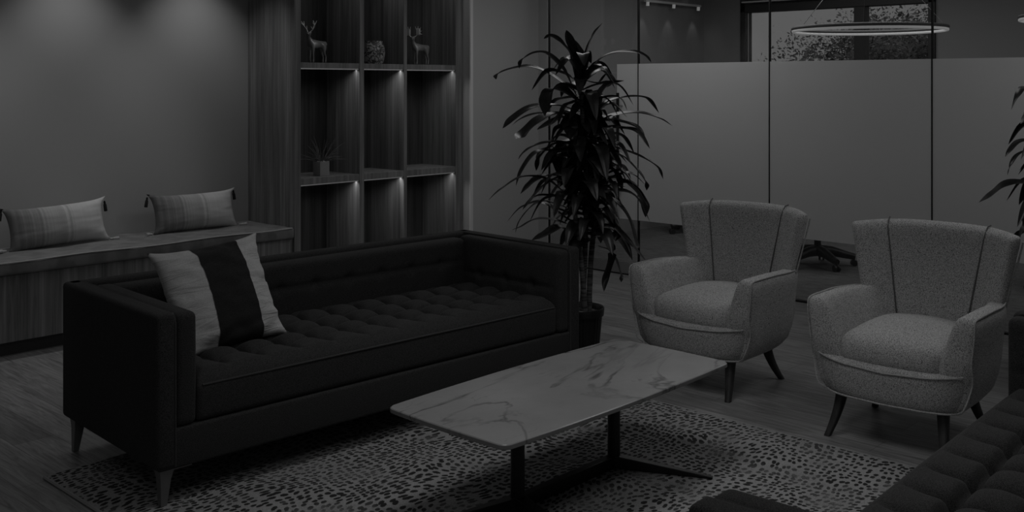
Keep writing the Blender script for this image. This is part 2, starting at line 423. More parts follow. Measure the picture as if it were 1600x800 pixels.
# ------------------------------------------------------------------ bench
bn_ = empty('window_bench', (3.0, 6.5, 0), label='long oak veneer built in bench with dark recessed base under the wall', cat='bench')
def LB(x0, x1, y0, y1, z0, z1): return B(x0-3, x1-3, y0-6.5, y1-6.5, z0, z1)
obj('cabinet', LB(-.9, 4.350, YB+.015, YW, .085, .478), M['wood'], bn_, smooth=False, bevel=.002)
obj('toe_kick', LB(-.9, 4.350, YB+.07, YW, 0, .085), M['kick'], bn_, smooth=False)
def bf(p, d):
    z = p.z
    if d.z > .5:
        z += .010*noise.noise(Vector((p.x*2.3, p.y*3, 1))) + .006*noise.noise(Vector((p.x*8, p.y*9, 4)))
    y = p.y + .012*noise.noise(Vector((p.x*1.6, 0, 3)))*(1 if p.y < 0 else 0)
    return Vector((p.x, y, z))
bm = bmesh.new(); rbox(bm, (0, 0, 0), (5.24, .62, .078), .018, (.05, .04, .04), bf)
bc = obj('bench_cushion', bm, M['bench_cloth'], loc=(1.726, YB+.300, .5195), label='long dark grey velvet seat cushion lying along the built in bench', cat='cushion')
bm = bmesh.new(); pts = [(-2.60 + 5.2*i/60, -.309 + .012*noise.noise(Vector(((-2.6+5.2*i/60)*1.6, 0, 3))), .039 + .008*noise.noise(Vector(((-2.6+5.2*i/60)*2.3, -.9, 1)))) for i in range(61)]
tube(bm, pts, .005, 6); obj('piping', bm, mat('bench_piping', .42, .9), bc)

# ------------------------------------------------------------------ pillows
def pillow_bm(w, h, th, nu=36, nv=28, seed=0, pinch=.05, wr=.004, ears=.02):
    bm = bmesh.new(); g = {}
    for s in (1, -1):
        for i in range(nu+1):
            for j in range(nv+1):
                u, v = -1+2*i/nu, -1+2*j/nv
                if s == -1 and (i in (0, nu) or j in (0, nv)): g[(s, i, j)] = g[(1, i, j)]; continue
                prof = (max(0, 1-abs(u)**2.6)*max(0, 1-abs(v)**2.6))**.55
                x = u*w/2*(1 - pinch*(1-v*v)) + math.copysign(ears, u)*(abs(u*v)**8)
                z = v*h/2*(1 - pinch*(1-u*u)) + math.copysign(ears*.7, v)*(abs(u*v)**8)
                e = max(abs(u), abs(v))
                n_ = noise.noise(Vector((u*3+seed, v*6, s*2))) * wr * (1+2.5*e**3) + noise.noise(Vector((u*9+seed, v*18, s*3)))*wr*.6*e
                if e == 1: n_ = 0
                y = -s*(th/2*prof) + n_
                g[(s, i, j)] = bm.verts.new((x, y, z))
    for s in (1, -1):
        for i in range(nu):
            for j in range(nv):
                try: bm.faces.new([g[(s, i, j)], g[(s, i+1, j)], g[(s, i+1, j+1)], g[(s, i, j+1)]])
                except ValueError: pass
    return bm
def tassel(bm, p, d=(0, 0, -1), l=.05):
    p = Vector(p); d = Vector(d)
    tube(bm, [p, p+d*.012, p+d*.018, p+d*.026, p+d*l], [.005, .008, .006, .011, .012], 8)
lum = []
for k, (cx, rz, tl, lab) in enumerate([
        (2.825, .02, .03, 'pale ombre striped lumbar pillow on the bench, left of the tasselled one by the bookcase'),
        (3.80, -.02, -.02, 'ombre striped lumbar pillow with dark tassels on the bench nearest the bookcase'),
        (2.06, .03, .02, 'lumbar pillow at the far left end of the bench, mostly out of frame')]):
    e = empty('lumbar_pillow', (cx, 6.68, .555), rz, label=lab, cat='pillow', group='ombre lumbar pillows on the bench')
    if k == 0 or True:
        bm = pillow_bm(.64, .27, .16, seed=k*7.3, pinch=.06, ears=.025, wr=.0016)
        c = obj('pillow_cover', bm, M['ombre'], e, loc=(0, 0, .135), sharp=180)
        c.rotation_euler = (math.radians(-16), math.radians(-2 if k == 0 else 0), 0)
        for s in (-1, 1):
            bm = bmesh.new(); tassel(bm, (s*.335, .045, .26), (s*.15, 0, -1), .07)
            obj('tassel', bm, M['dark_linen'], e)
            bm = bmesh.new(); tassel(bm, (s*.335, -.035, .012), (s*1, -.3, 0.02), .055)
            obj('tassel', bm, M['piping'], e)
# ------------------------------------------------------------------ sofa
SD = .93
def sofa(label, loc, rz, SL=2.34):
    IL = SL - .33
    e = empty('sofa', loc, rz, label=label, cat='sofa', group='dark tufted sofas facing each other')
    V = M['velvet']
    # local: x along, y=0 front .. SD back, z up
    def seatfn(p, d):
        q = p.copy()
        if d.z > .3:
            sx, sy = IL/12, .165
            fx = abs(math.sin(PI*(p.x+IL/2)/sx)); yy = p.y + .375      # 0 at the front edge
            ry = (yy-.19)/sy
            fy = abs(math.sin(PI*ry)) if ry > -.5 else 1
            vx = 1-(1-fx)**6*.9 if ry > -.0 else 1-(1-fx)**6*.9*max(0, 1+ry*1.4)
            vy = 1-(1-fy)**6*.9
            kx = min(1, (IL/2-abs(p.x))/.05); ky = min(1, (.375-abs(p.y))/.05)
            dome = (max(fx, .02)**.5)*(max(fy, .02)**.5) if ry > 0 else (max(fx, .02)**.5)**max(0, 1+ry) 
            btn = math.exp(-((fx**2)+(fy**2))*9) if ry > -.3 else 0
            q.z += (.044*dome*(.3+.7*min(vx, vy)) - .034*btn - .026*(1-min(vx, vy)))*max(0, min(kx, ky))*d.z
            q.z += .004*(1-(p.x/1.03)**2)
        return q
    bm = bmesh.new(); rbox(bm, (0, .39, .378), (IL, .76, .148), .024, (.0098, .0098, .03), seatfn)
    seat = obj('seat_cushion', bm, V, e, sharp=180)
    bm = bmesh.new()
    tube(bm, [(-IL/2+.025, .013, .443), (-.5, .011, .444), (0, .010, .445), (.5, .011, .444), (IL/2-.025, .013, .443)], .0045, 6); obj('piping', bm, M['velvet_line'], seat)
    obj('base_frame', rbox(bmesh.new(), (0, SD/2-.01, .226), (SL-.02, SD-.03, .152), .012, .2), V, e)
    def padfn(axis, L_):
        def f(p, d):
            q = p.copy(); s = 1 if axis == 'x' else -1
            face = (-d.y if axis == 'x' else d.x)
            if face > .3:
                a = (p.x if axis == 'x' else p.y); zz = p.z - .02
                cr = math.exp(-(zz/.012)**2)
                nb = .205; bt = math.exp(-(math.sin(PI*a/nb)/.28)**2)*math.exp(-(zz/.03)**2)
                end = max(0, min(1, (L_/2-abs(a))/.12))
                amt = (.009*cr + .020*bt)*end*face
                bulge = .010*max(0, 1-(abs(zz)/.2)**2)*end
                if axis == 'x': q.y += amt - bulge
                else: q.x -= (amt - bulge)
            return q
        return f
    # back
    bk_ = obj('backrest', rbox(bmesh.new(), (0, SD-.045, .447), (SL-.004, .085, .586), .022, .2), V, e)
    bm = bmesh.new(); rbox(bm, (0, SD-.14, .58), (IL+.01, .105, .285), .026, (.02, .05, .0125), padfn('x', IL+.01)); obj('back_pad', bm, V, bk_, sharp=180)
    for s in (-1, 1):
        am = obj('armrest', rbox(bmesh.new(), (s*(SL/2-.04), SD/2, .447), (.082, SD-.002, .586), .02, .2), V, e)
        def g(p, d, s=s):
            pf = padfn('y', .8); r = pf(Vector((-s*p.x, p.y, p.z)), Vector((-s*d.x, d.y, d.z))); return Vector((-s*r.x, r.y, r.z))
        bm = bmesh.new(); rbox(bm, (s*(SL/2-.122), .40, .518), (.088, .79, .432), .026, (.05, .0205, .0125), g); obj('arm_pad', bm, V, am, sharp=180)
        bm = bmesh.new(); x = s*(SL/2-.002)
        tube(bm, [(s*(SL/2-.075), .004, .16), (s*(SL/2-.075), .004, .70), (s*(SL/2-.075), .012, .722), (s*(SL/2-.075), .03, .735), (s*(SL/2-.075), .86, .736)], .004, 6)
        tube(bm, [(s*(SL/2-.008), .03, .730), (s*(SL/2-.008), .86, .731)], .004, 6)
        obj('piping', bm, M['velvet_line'], am)
    for sx in (-1, 1):
        for y in (.07, SD-.07):
            bm = bmesh.new(); sy = -1 if y < .4 else 1
            cx = sx*(SL/2-.07)
            loft(bm, [[(cx+sx*o+a, y+sy*o+b, z) for a, b in ((-w, -w), (w, -w), (w, w), (-w, w))]
                      for z, w, o in ((0, .011, .028), (.004, .012, .028), (.11, .021, .020), (.135, .026, .018), (.152, .030, .015))])
            # top plate arms reaching along both edges
            for (dx, dy) in ((-sx, 0), (0, -sy)):
                x0, y0 = cx+sx*.035, y+sy*.035
                rb = [(x0, y0), (x0+dx*.12, y0+dy*.12)]
                xa, xb = sorted((rb[0][0], rb[1][0])); ya, yb = sorted((rb[0][1], rb[1][1]))
                box(bm, xa-(.006 if dx == 0 else 0), xb+(.006 if dx == 0 else 0), ya-(.006 if dy == 0 else 0), yb+(.006 if dy == 0 else 0), .140, .154)
            obj('leg', bm, M['leg_metal'], e, bevel=.002)
    return e
sofa('dark tufted sofa with a striped pillow standing in front of the bench and bookcase', (3.04, 3.505, 0), math.radians(-2.8))
sofa('dark tufted sofa in the right foreground, seen from its open seat side, without pillow', (2.985, 1.225, 0), math.radians(180+2.2), 2.42)

# striped square pillow on the first sofa
e = empty('throw_pillow', (2.405, 4.00, .452), math.radians(-2), label='square pale linen pillow with a wide dark middle band on the sofa by the bench', cat='pillow')
bm = pillow_bm(.50, .475, .17, 44, 44, seed=3.1, pinch=.055, wr=.006, ears=.02)
pl = obj('pillow_cover', bm, M['linen'], e, loc=(0, 0.02, .222), sharp=180)
pl.rotation_euler = (math.radians(-27), math.radians(-4), math.radians(0))
# band: a second skin over the middle third
bm = pillow_bm(.50, .475, .174, 44, 44, seed=3.1, pinch=.055, wr=.006, ears=.02)
bm.faces.ensure_lookup_table()
kill = [f for k, f in enumerate(bm.faces) if not (15 <= (k % (44*44))//44 < 34)]
bmesh.ops.delete(bm, geom=kill, context='FACES')
for v in bm.verts: v.co.z *= 1.006; v.co.y *= 1.01
bd_ = obj('dark_band', bm, M['dark_linen'], pl, sharp=180, label='dark middle band')

# ------------------------------------------------------------------ rug
rg = obj('rug', rbox(bmesh.new(), (0, 0, .006), (2.52, 3.35, .012), .005, .5), M['rug'], loc=(2.987, 2.553, 0), label='pale flat woven rug with rows of dark dots under the coffee table', cat='rug')
bm = bmesh.new()
for (a, b) in (((-1.255, -1.67), (-1.255, 1.67)), ((-1.255, 1.67), (1.255, 1.67)), ((1.255, 1.67), (1.255, -1.67)), ((1.255, -1.67), (-1.255, -1.67))):
    tube(bm, [(a[0], a[1], .007), (b[0], b[1], .007)], .007, 6)
obj('binding', bm, M['rug_edge'], rg)
# ------------------------------------------------------------------ coffee table
ct = empty('coffee_table', (3.115, 2.60, .012), 0, label='rectangular white marble coffee table on black steel posts in the middle of the rug', cat='coffee table')
def outline(hx, hy, bow, r, n=10):
    pts = []
    for (sx, sy, a0) in ((1, 1, 0), (-1, 1, 90), (-1, -1, 180), (1, -1, 270)):
        for k in range(n+1):
            a = math.radians(a0 + 90*k/n); pts.append([sx*(hx-r)+r*math.cos(a), sy*(hy-r)+r*math.sin(a)])
    # add points on long sides
    out = []
    for i, p in enumerate(pts):
        q = pts[(i+1) % len(pts)]; out.append(p)
        dd = math.dist(p, q)
        if dd > .1:
            m_ = int(dd/.06)
            for k in range(1, m_): out.append([p[0]+(q[0]-p[0])*k/m_, p[1]+(q[1]-p[1])*k/m_])
    for p in out:
        p[1] += math.copysign(bow*(1-(p[0]/hx)**2), p[1]); p[0] += math.copysign(bow*.4*max(0, 1-(p[1]/hy)**2), p[0])
    return out
def slab(hx, hy, z0, z1, bow, r):
    bm = bmesh.new(); rings = []
    for z, s in ((z0, .006), (z0+.003, 0.001), ((z0+z1)/2, 0), (z1-.003, .001), (z1, .004)):
        rings.append([(x, y, z) for x, y in outline(hx-s, hy-s, bow, r)])
    return loft(bm, rings)
obj('tabletop', slab(.695, .300, .388, .408, .022, .035), M['marble'], ct, sharp=35)
obj('underframe', slab(.655, .262, .376, .388, .020, .03), M['black'], ct, sharp=35)
for x in (-.311, .277):
    obj('post', tube(bmesh.new(), [(x, 0, .0), (x, 0, .376)], .0265, 24), M['black'], ct, bevel=.002)
def bar(a, b, wa, wb, ha, hb, z=.002):
    bm = bmesh.new(); a = Vector((a[0], a[1], 0)); b = Vector((b[0], b[1], 0)); t_ = (b-a).normalized(); s = Vector((-t_.y, t_.x, 0))
    rings = []
    for p, w, h in ((a, wa, ha), (b, wb, hb)):
        rings.append([(p - s*w/2) + Vector((0, 0, z)), (p + s*w/2) + Vector((0, 0, z)), (p + s*w/2) + Vector((0, 0, z+h)), (p - s*w/2) + Vector((0, 0, z+h))])
    return loft(bm, rings)
obj('stretcher', bar((-.311, 0), (.277, 0), .036, .036, .05, .05), M['black'], ct, smooth=False, bevel=.003)
for a, b in (((.277, 0), (.445, -.37)), ((-.311, 0), (-.54, .125)), ((-.311, 0), (-.36, -.37))):
    obj('foot', bar(a, b, .05, .018, .052, .008), M['black'], ct, smooth=False, bevel=.003)

# ------------------------------------------------------------------ armchairs (local x=0 front edge, +x to the back, y across, forward = -x)
def sup(a, n): return math.copysign(abs(a)**n, a)
def wz(z):                                   # outer half width at height z
    k = [(.18, .285), (.21, .318), (.26, .338), (.34, .354), (.45, .366), (.60, .382), (.65, .386)]
    for (z0, w0), (z1, w1) in zip(k, k[1:]):
        if z <= z1: return w0+(w1-w0)*(z-z0)/(z1-z0)
    return k[-1][1]
def armchair(label, loc, rz):
    e = empty('armchair', loc, rz, label=label, cat='armchair', group='pale tweed armchairs facing the coffee table')
    T = M['tweed']
    # lower tub
    def plan(z, inset=0, xf=None, xr=None, bow=.05):
        w = wz(z) - inset; pts = []
        xf_ = .03 if xf is None else xf; xr_ = (.555+.15*(z-.2)) if xr is None else xr
        n = 64; cx = (xf_+xr_)/2; hx = (xr_-xf_)/2
        for k in range(n):
            a = 2*PI*k/n; c, s = math.cos(a), math.sin(a)
            x = cx + sup(c, .30 if c < 0 else .42)*hx; y = sup(s, .30 if c < 0 else .42)*w
            if c < 0: x -= bow*(1-(y/w)**2)
            pts.append((x, y))
        return pts
    bm = bmesh.new(); rings = []
    for z, ins, dx in ((.190, .05, .05), (.184, .02, .03), (.194, .004, .012), (.22, 0, .004), (.26, 0, 0), (.31, 0, -.004), (.352, .0, -.005), (.358, .012, .01)):
        rings.append([(x + dx*(-1 if x > .3 else 1)*1.0, y, z) for x, y in plan(z, ins+.007)])
    loft(bm, rings); obj('seat_base', bm, T, e, sharp=70)
    # welt lines of the base: bottom edge and the curved seam on the front
    bm = bmesh.new()
    P = [(x, y) for x, y in plan(.205, .004) if x < .09]; P.sort(key=lambda p: p[1]); tube(bm, [(x+.006, y, .196) for x, y in P], .0045, 6)
    front = [(x, y) for x, y in plan(.335, -.003) if x < .055]; front.sort(key=lambda p: p[1])
    tube(bm, [(x-.006, y, .366 - .030*(1-(y/.34)**2)) for x, y in front], .0045, 6)
    obj('piping', bm, M['piping'], e)
    # arms
    for s in (-1, 1):
        rings = []; prof = [(.188, .03), (.186, .012), (.196, .002), (.23, -.003), (.28, -.003), (.33, -.003), (.38, -.002), (.44, 0), (.50, 0), (.555, 0), (.585, .003), (.605, .012), (.615, .028)]
        for z, ins in prof:
            wo = wz(z) - ins; wi = wz(z) - .096 - .055*max(0, .6-z)/.25*(1 if z > .3 else .5) + max(0, ins)*.8*(1 if z > .4 else -1)
            x0 = .028 + .03*(.6-z) + max(0, ins)*.7 + (.022 if z < .36 else 0); x1 = .62 - .06*max(0, .36-z)/.17
            pts = []
            n = 12
            def at_y(x): 
                f = max(0, (x-.30)/.34); return f
            for k in range(n+1):                       # outer side, front to back
                x = x0+.02 + (x1-x0-.02)*k/n; pts.append((x, s*(wo - .055*at_y(x)**2), z - .02*at_y(x)*(1 if z > .5 else 0)))
            for k in range(n+1):                       # inner side back to front
                x = x1 - (x1-x0-.02)*k/n; pts.append((x, s*(wi - .055*at_y(x)**2), z - .02*at_y(x)*(1 if z > .5 else 0)))
            pts.append((x0+.004, s*(wi+.1*(wo-wi)), z)); pts.append((x0, s*(wi+.28*(wo-wi)), z)); pts.append((x0, s*(wo-.28*(wo-wi)), z)); pts.append((x0+.005, s*(wo-.008), z))
            rings.append(pts)
        bm = loft(bmesh.new(), rings); am = obj('armrest', bm, T, e, sharp=75)
        bm = bmesh.new()
        line = [(.030+.03*(.6-z)+(.016 if z < .36 else 0), s*(wz(z)-(-.001 if z < .36 else .006)), z) for z in (.25, .30, .35, .42, .48, .54)] 
        line = [(.056, s*(wz(.2)-.012), .200), (.040, s*(wz(.225)), .225)] + line[1:] + [(.034, s*(wz(.59)-.010), .590), (.047, s*(wz(.6)-.012), .607)]
        line += [(x, s*(wz(.6)-.010-.055*max(0, (x-.30)/.34)**2), .612-.02*max(0, (x-.30)/.34)) for x in (.1, .2, .3, .4, .5, .58)]
        tube(bm, catmull(line, 3), .0042, 6); obj('piping', bm, M['piping'], am)
    # seat cushion
    def sf(p, d):
        q = p.copy(); k = (1-(p.x/.30)**2)*(1-(p.y/.27)**2)
        if d.z > 0: q.z += .038*max(0, k)*d.z
        if p.x < 0: q.x -= .045*(1-(p.y/.27)**2)*(-p.x/.29)**2
        q.z += -.012*(p.y/.27)**2
        if p.x < -.2: q.z -= .012*(-p.x-.2)/.1*(1-(p.y/.26)**2)
        return q
    bm = bmesh.new(); rbox(bm, (.335, 0, .405), (.57, .47, .135), .055, .04, sf); sc = obj('seat_cushion', bm, T, e, sharp=180)
    # backrest: closed shell, curved in plan
    NU, NV = 40, 22
    def back(u, v, side):
        z = .38 + .545*v - .022*abs(u)**3*v
        hw = .268 + .110*v**.9 + (0 if side == 0 else .012)
        if side == 0:
            x = .575 + .085*v - .125*abs(u)**2.6*(.35+.65*v)
            x += .010*math.exp(-((abs(u)-.62)/.03)**2)
            y = u*hw
        else:
            x = .690 + .085*v - .150*abs(u)**3.2
            y = u*(hw+.008)
        if v > .9:
            k = (v-.9)/.1
            x += (.012 if side == 0 else -.020)*k*k
            z -= .006*k*k
        return Vector((x, y, z))
    bm = bmesh.new(); G = {}
    for side in (0, 1):
        for i in range(NU+1):
            for j in range(NV+1):
                G[(side, i, j)] = bm.verts.new(back(-1+2*i/NU, j/NV, side))
    for side in (0, 1):
        for i in range(NU):
            for j in range(NV):
                bm.faces.new([G[(side, i, j)], G[(side, i+1, j)], G[(side, i+1, j+1)], G[(side, i, j+1)]])
    def bridge(fa, fb, fc, fd, out):
        # rounded rim between front and back sheets with one extra row pushed out
        pass
    MID = {}
    def mid(i, j):
        if (i, j) in MID: return MID[(i, j)]
        a, b = G[(0, i, j)].co, G[(1, i, j)].co; m_ = (a+b)/2
        u = -1+2*i/NU; v = j/NV
        if i in (0, NU): m_.y += math.copysign(.014, u)
        if j == NV: m_.z += .014
        if j == 0: m_.z -= .01
        MID[(i, j)] = bm.verts.new(m_); return MID[(i, j)]
    rim = [(i, 0) for i in range(NU)] + [(NU, j) for j in range(NV)] + [(i, NV) for i in range(NU, 0, -1)] + [(0, j) for j in range(NV, 0, -1)]
    for k in range(len(rim)):
        a, b = rim[k], rim[(k+1) % len(rim)]
        bm.faces.new([G[(0,)+a], G[(0,)+b], mid(*b), mid(*a)]); bm.faces.new([mid(*a), mid(*b), G[(1,)+b], G[(1,)+a]])
    bo = obj('backrest', bm, T, e, sharp=180, subsurf=1)
    for s in (-1, 1):
        bm = bmesh.new()
        tube(bm, [back(s*(.56+.06*v/20), v/20, 0)+Vector((-.004, 0, 0)) for v in range(2, 20)] + [back(s*.62, 1, 0)+Vector((.01, 0, .012)), (back(s*.62, 1, 0)+back(s*.62, 1, 1))/2+Vector((0, 0, .018))], .0035, 6)
        obj('channel_seam', bm, M['seam'], bo)
    for s in (-1, 1):
        bm = bmesh.new()
        tube(bm, [back(s, v/20, 1)*.5 + back(s, v/20, 1)*.5 + Vector((.004, s*.006, 0)) for v in range(0, 20)], .0042, 6)
        obj('piping', bm, M['piping'], bo)
    # lower rear shell joining back and base
    bm = bmesh.new(); rings = []
    for z in (.22, .27, .33, .40, .46):
        v = max(0, (z-.38)/.545); pts = []
        hw = wz(z)-.012; xr = .60+.35*(z-.2)
        for k in range(25):
            u = -1+2*k/24; pts.append((xr + .010 - .16*abs(u)**3.2, u*(hw-.02), z))
        for k in range(25):
            u = 1-2*k/24; pts.append((xr - .10 - .10*abs(u)**3, u*(hw-.06), z))
        rings.append(pts)
    obj('rear_panel', loft(bm, rings), T, e, sharp=70)
    # legs: curved, splayed
    for (x, y, dx, dy) in ((.085, .225, -.085, .035), (.085, -.225, -.085, -.035), (.47, .215, .085, .050), (.47, -.215, .085, -.050)):
        bm = bmesh.new(); rings = []
        for k in range(9):
            f = k/8; z = .225*(1-f); w = .031 - .014*f; o = f**1.7
            px, py = x + dx*o, y + dy*o
            rings.append([(px+w*sup(math.cos(a), .6), py+w*.85*sup(math.sin(a), .6), z) for a in [2*PI*q/16 for q in range(16)]])
        obj('leg', loft(bm, rings), M['leg_wood'], e, sharp=50)
    return e
armchair('pale tweed armchair left of its twin, beside the tall potted plant', (4.505, 2.995, 0), math.radians(1))
armchair('pale tweed armchair right of its twin, next to the foreground sofa', (4.40, 1.885, 0), math.radians(1.5))

# ------------------------------------------------------------------ plants
def leaf(bm, pts, w, fold=.35, n=5, twist=0):
    P = catmull(pts, n); m_ = len(P); up = Vector((0, 0, 1)); rows = []; prev = None
    for i, p in enumerate(P):
        t_ = (P[min(i+1, m_-1)] - P[max(i-1, 0)]).normalized(); f = i/(m_-1)
        s = t_.cross(up)
        if s.length < .15: s = prev if prev is not None else t_.cross(Vector((1, 0, 0)))
        s = s.normalized()
        if prev is not None and s.dot(prev) < 0: s = -s
        prev = s; nrm = s.cross(t_).normalized()
        a = twist*f; s2 = s*math.cos(a) + nrm*math.sin(a); n2 = nrm*math.cos(a) - s*math.sin(a)
        ww = w*.98*max(.008, 1.6*((f+.06)**.55)*((1-f)**.8)*(1 - .35*(1-f)**4))
        if i == m_-1: ww = w*.01
        rip = .06*ww*math.sin(f*17)
        rows.append([bm.verts.new(p + s2*ww*k + n2*(abs(k)*ww*fold + rip*k)) for k in (-1, -.5, 0, .5, 1)])
    for a, b in zip(rows, rows[1:]):
        for k in range(4): bm.faces.new((a[k], a[k+1], b[k+1], b[k]))
def screen_frame(d):
    """metre frame of a plant seen from the doorway side: u right, v up, depth away"""
    return Vector((math.sin(ANG), -math.cos(ANG), 0)), Vector((math.cos(ANG), math.sin(ANG), 0))
U, D = screen_frame(1)
def big_plant(name, loc, label, leaves, stems, seed, extra_heads, hide_pot=False):
    rnd = random.Random(seed)
    e = empty(name, loc, 0, label=label, cat='plant')
    # ribbed nursery pot
    def rib(r, z, a): return r*(1+.022*math.cos(a*30)) if z < .27 and r > .08 else r
    prof = [(.085, .0), (.095, .004), (.118, .262), (.119, .272), (.131, .276), (.134, .318), (.130, .322), (.124, .318), (.118, .288)]
    bm = lathe(bmesh.new(), prof, 120, fn=rib); obj('pot', bm, M['pot'], e, sharp=50)
    bm = lathe(bmesh.new(), [(.117, .27), (.117, .288), (.06, .296), (.01, .298)], 32); obj('soil', bm, M['soil'], e)
    for st in stems:
        pts = catmull([U*u + D*d_ + Vector((0, 0, z)) for u, d_, z in st], 6)
        k = len(pts); obj('cane', tube(bmesh.new(), pts, [.017*(1-.25*i/k)*(1+.05*math.sin(i*2.1)) for i in range(k)], 10), M['bark'], e)
    bm = bmesh.new()
    for lf in leaves:
        (pts, w) = lf[:2]; dep = rnd.uniform(-.9, .9); k = len(pts)
        span = abs(pts[-1][0]-pts[0][0])
        dd = dep*(.10+.45*span)
        P = [U*u + D*(dd*(i/(k-1)) + rnd.uniform(-.01, .01)) + Vector((0, 0, z)) for i, (u, z) in enumerate(pts)]
        leaf(bm, P, w, .30, 6, rnd.uniform(-.5, .5))
    for (u, d_, z, n, ln) in extra_heads:
        n = int(n*1.5)
        for q in range(n):
            a = 2*PI*q*.618 + rnd.random()*.4; f = q/n
            el = math.radians(70-80*f + rnd.uniform(-10, 10)); l_ = ln*rnd.uniform(.7, 1.1)
            h0 = Vector((math.cos(a), math.sin(a), 0)); b0 = U*u + D*d_ + Vector((0, 0, z-.16*f))
            p1 = b0 + h0*l_*.35*math.cos(el) + Vector((0, 0, l_*.35*math.sin(el)))
            p2 = b0 + h0*l_*.72*max(.35, math.cos(el)) + Vector((0, 0, l_*.5*math.sin(el) - l_*.10*f))
            p3 = b0 + h0*l_*max(.5, math.cos(el*.8)) + Vector((0, 0, l_*.45*math.sin(el) - l_*(.2+.35*f)))
            leaf(bm, [b0, p1, p2, p3], rnd.uniform(.05, .075), .3, 5, rnd.uniform(-.6, .6))
    obj('foliage', bm, M['leaf'], e, sharp=180)
    return e
PD = 5.90; PX, PY_ = 908.0, 566.0                # plant axis as measured in the photograph, turned into metres
def q(x, y): return ((x-PX)*PD/FPX, (PY_-y)*PD/FPX)
TR = [  # centre lines of the leaves (photograph pixels -> metres around the plant axis), width in metres
 ([(902,140),(893,90),(880,70),(862,57),(850,60)], .06), ([(903,140),(912,100),(925,60),(941,36)], .055), ([(902,130),(897,90),(888,62),(884,48)], .055), ([(905,130),(908,95),(900,70),(893,58)],.05),
 ([(900,150),(880,110),(855,86),(835,84),(815,95),(811,108)], .045), ([(900,145),(862,118),(830,105),(800,107),(776,116),(774,124)], .05),
 ([(905,140),(925,105),(950,86),(985,82),(1005,88),(1014,98)], .04), ([(915,110),(930,106),(945,104),(957,118)], .05), ([(910,125),(935,130),(950,115),(957,130),(942,140)],.04),
 ([(905,160),(870,140),(855,150),(850,180)], .10), ([(905,160),(925,165),(945,135),(972,126)], .06), ([(908,165),(935,155),(965,152),(978,172)], .04),
 ([(910,180),(950,160),(985,152),(1015,155),(1036,178)], .05), ([(920,195),(960,182),(1000,178),(1035,186),(1062,200)], .055),
 ([(905,175),(870,165),(830,168),(800,185),(786,198)], .05), ([(905,180),(870,178),(840,178),(815,186),(800,196)],.05),
 ([(905,185),(870,178),(840,190),(815,210),(806,214)], .085), ([(905,190),(880,185),(860,195),(840,205)],.06), ([(905,200),(880,195),(870,205),(862,225)], .05),
 ([(930,190),(965,190),(995,200),(1007,215)], .075), ([(930,200),(960,200),(990,205),(1010,230)], .075), ([(925,185),(945,200),(955,212),(958,222)],.05),
 ([(905,225),(875,222),(840,228),(820,240),(810,252)], .05), ([(905,230),(860,235),(835,240),(815,265),(806,288)], .045), ([(905,228),(870,225),(845,245),(838,268)], .06),
 ([(900,255),(868,232),(850,236),(838,250)],.06), ([(890,300),(880,275),(870,255),(860,240)], .075), ([(893,310),(900,280),(905,250),(903,235)],.06),
 ([(925,220),(960,230),(1000,245),(1025,260),(1036,280)], .055), ([(930,235),(965,240),(990,260),(1010,285),(1013,300)], .05), ([(930,225),(950,235),(962,250),(968,262)],.05),
 ([(880,300),(850,278),(815,274),(785,290),(764,306)], .045), ([(880,275),(850,275),(830,285),(813,300)], .06), ([(885,270),(850,290),(830,310),(816,325)], .04),
 ([(885,315),(860,305),(835,305),(820,320)], .05), ([(885,325),(850,315),(815,325),(792,348)], .045), ([(895,335),(870,328),(840,320),(815,345),(805,370)], .04),
 ([(885,350),(860,345),(835,348),(815,360),(800,367)], .045), ([(900,350),(880,340),(860,325),(850,318)],.045), ([(892,370),(875,355),(850,365),(830,372)],.06),
 ([(930,270),(950,280),(985,272),(1010,290)], .05), ([(935,285),(965,280),(995,300),(1012,325),(1016,347)], .065), ([(930,300),(950,290),(975,290)],.05),
 ([(935,300),(960,315),(980,340),(990,375),(994,385)], .075), ([(930,310),(952,330),(962,360),(960,375)], .07), ([(935,330),(955,350),(975,370),(1005,402)], .05), ([(950,355),(970,370),(982,390),(988,408)], .035),
 ([(925,340),(945,365),(955,390),(945,430),(942,452)], .05), ([(935,385),(955,395),(968,425),(970,440)], .05), ([(925,330),(905,360),(895,380)],.055), ([(925,325),(935,350),(930,380)],.06),
 ([(915,200),(905,230),(900,270)],.06), ([(925,210),(925,250),(935,280)],.06), ([(915,250),(925,280),(920,320)],.065), ([(910,270),(900,310),(885,340)],.06), ([(925,260),(945,260),(965,275),(975,300)],.05),
 ([(920,140),(920,170),(915,200)],.07), ([(925,150),(935,180),(930,210)],.07), ([(895,180),(890,200),(895,230)],.07), ([(930,160),(940,190),(955,220),(960,240)],.05),
]
big_plant('potted_dracaena', (4.577, 3.745, 0), 'tall leafy potted plant in a ribbed black pot between the sofa and the armchairs',
    [([q(*p) for p in pts], w) for pts, w in TR],
    [[(.005, 0, .28), (.02, 0, .6), (.03, .0, 1.0), (.0, 0, 1.55)], [(.045, .02, .28), (.06, .03, .6), (.10, .05, 1.0), (.08, .05, 1.3)], [(.02, -.04, .28), (.0, -.05, .55), (-.05, -.06, .95)]],
    5, [(.0, 0, 1.66, 12, .30), (.06, .03, 1.40, 16, .32), (-.03, -.03, 1.12, 14, .30), (.10, .04, 1.12, 14, .30), (.06, .02, .86, 12, .26), (.0, 0, 1.3, 12, .28), (.02, 0, .98, 12, .26)])
P2D = 5.45; P2X = 1665.0
def q2(x, y): return ((x-P2X)*P2D/FPX, (132-y)*P2D/FPX + 1.6)
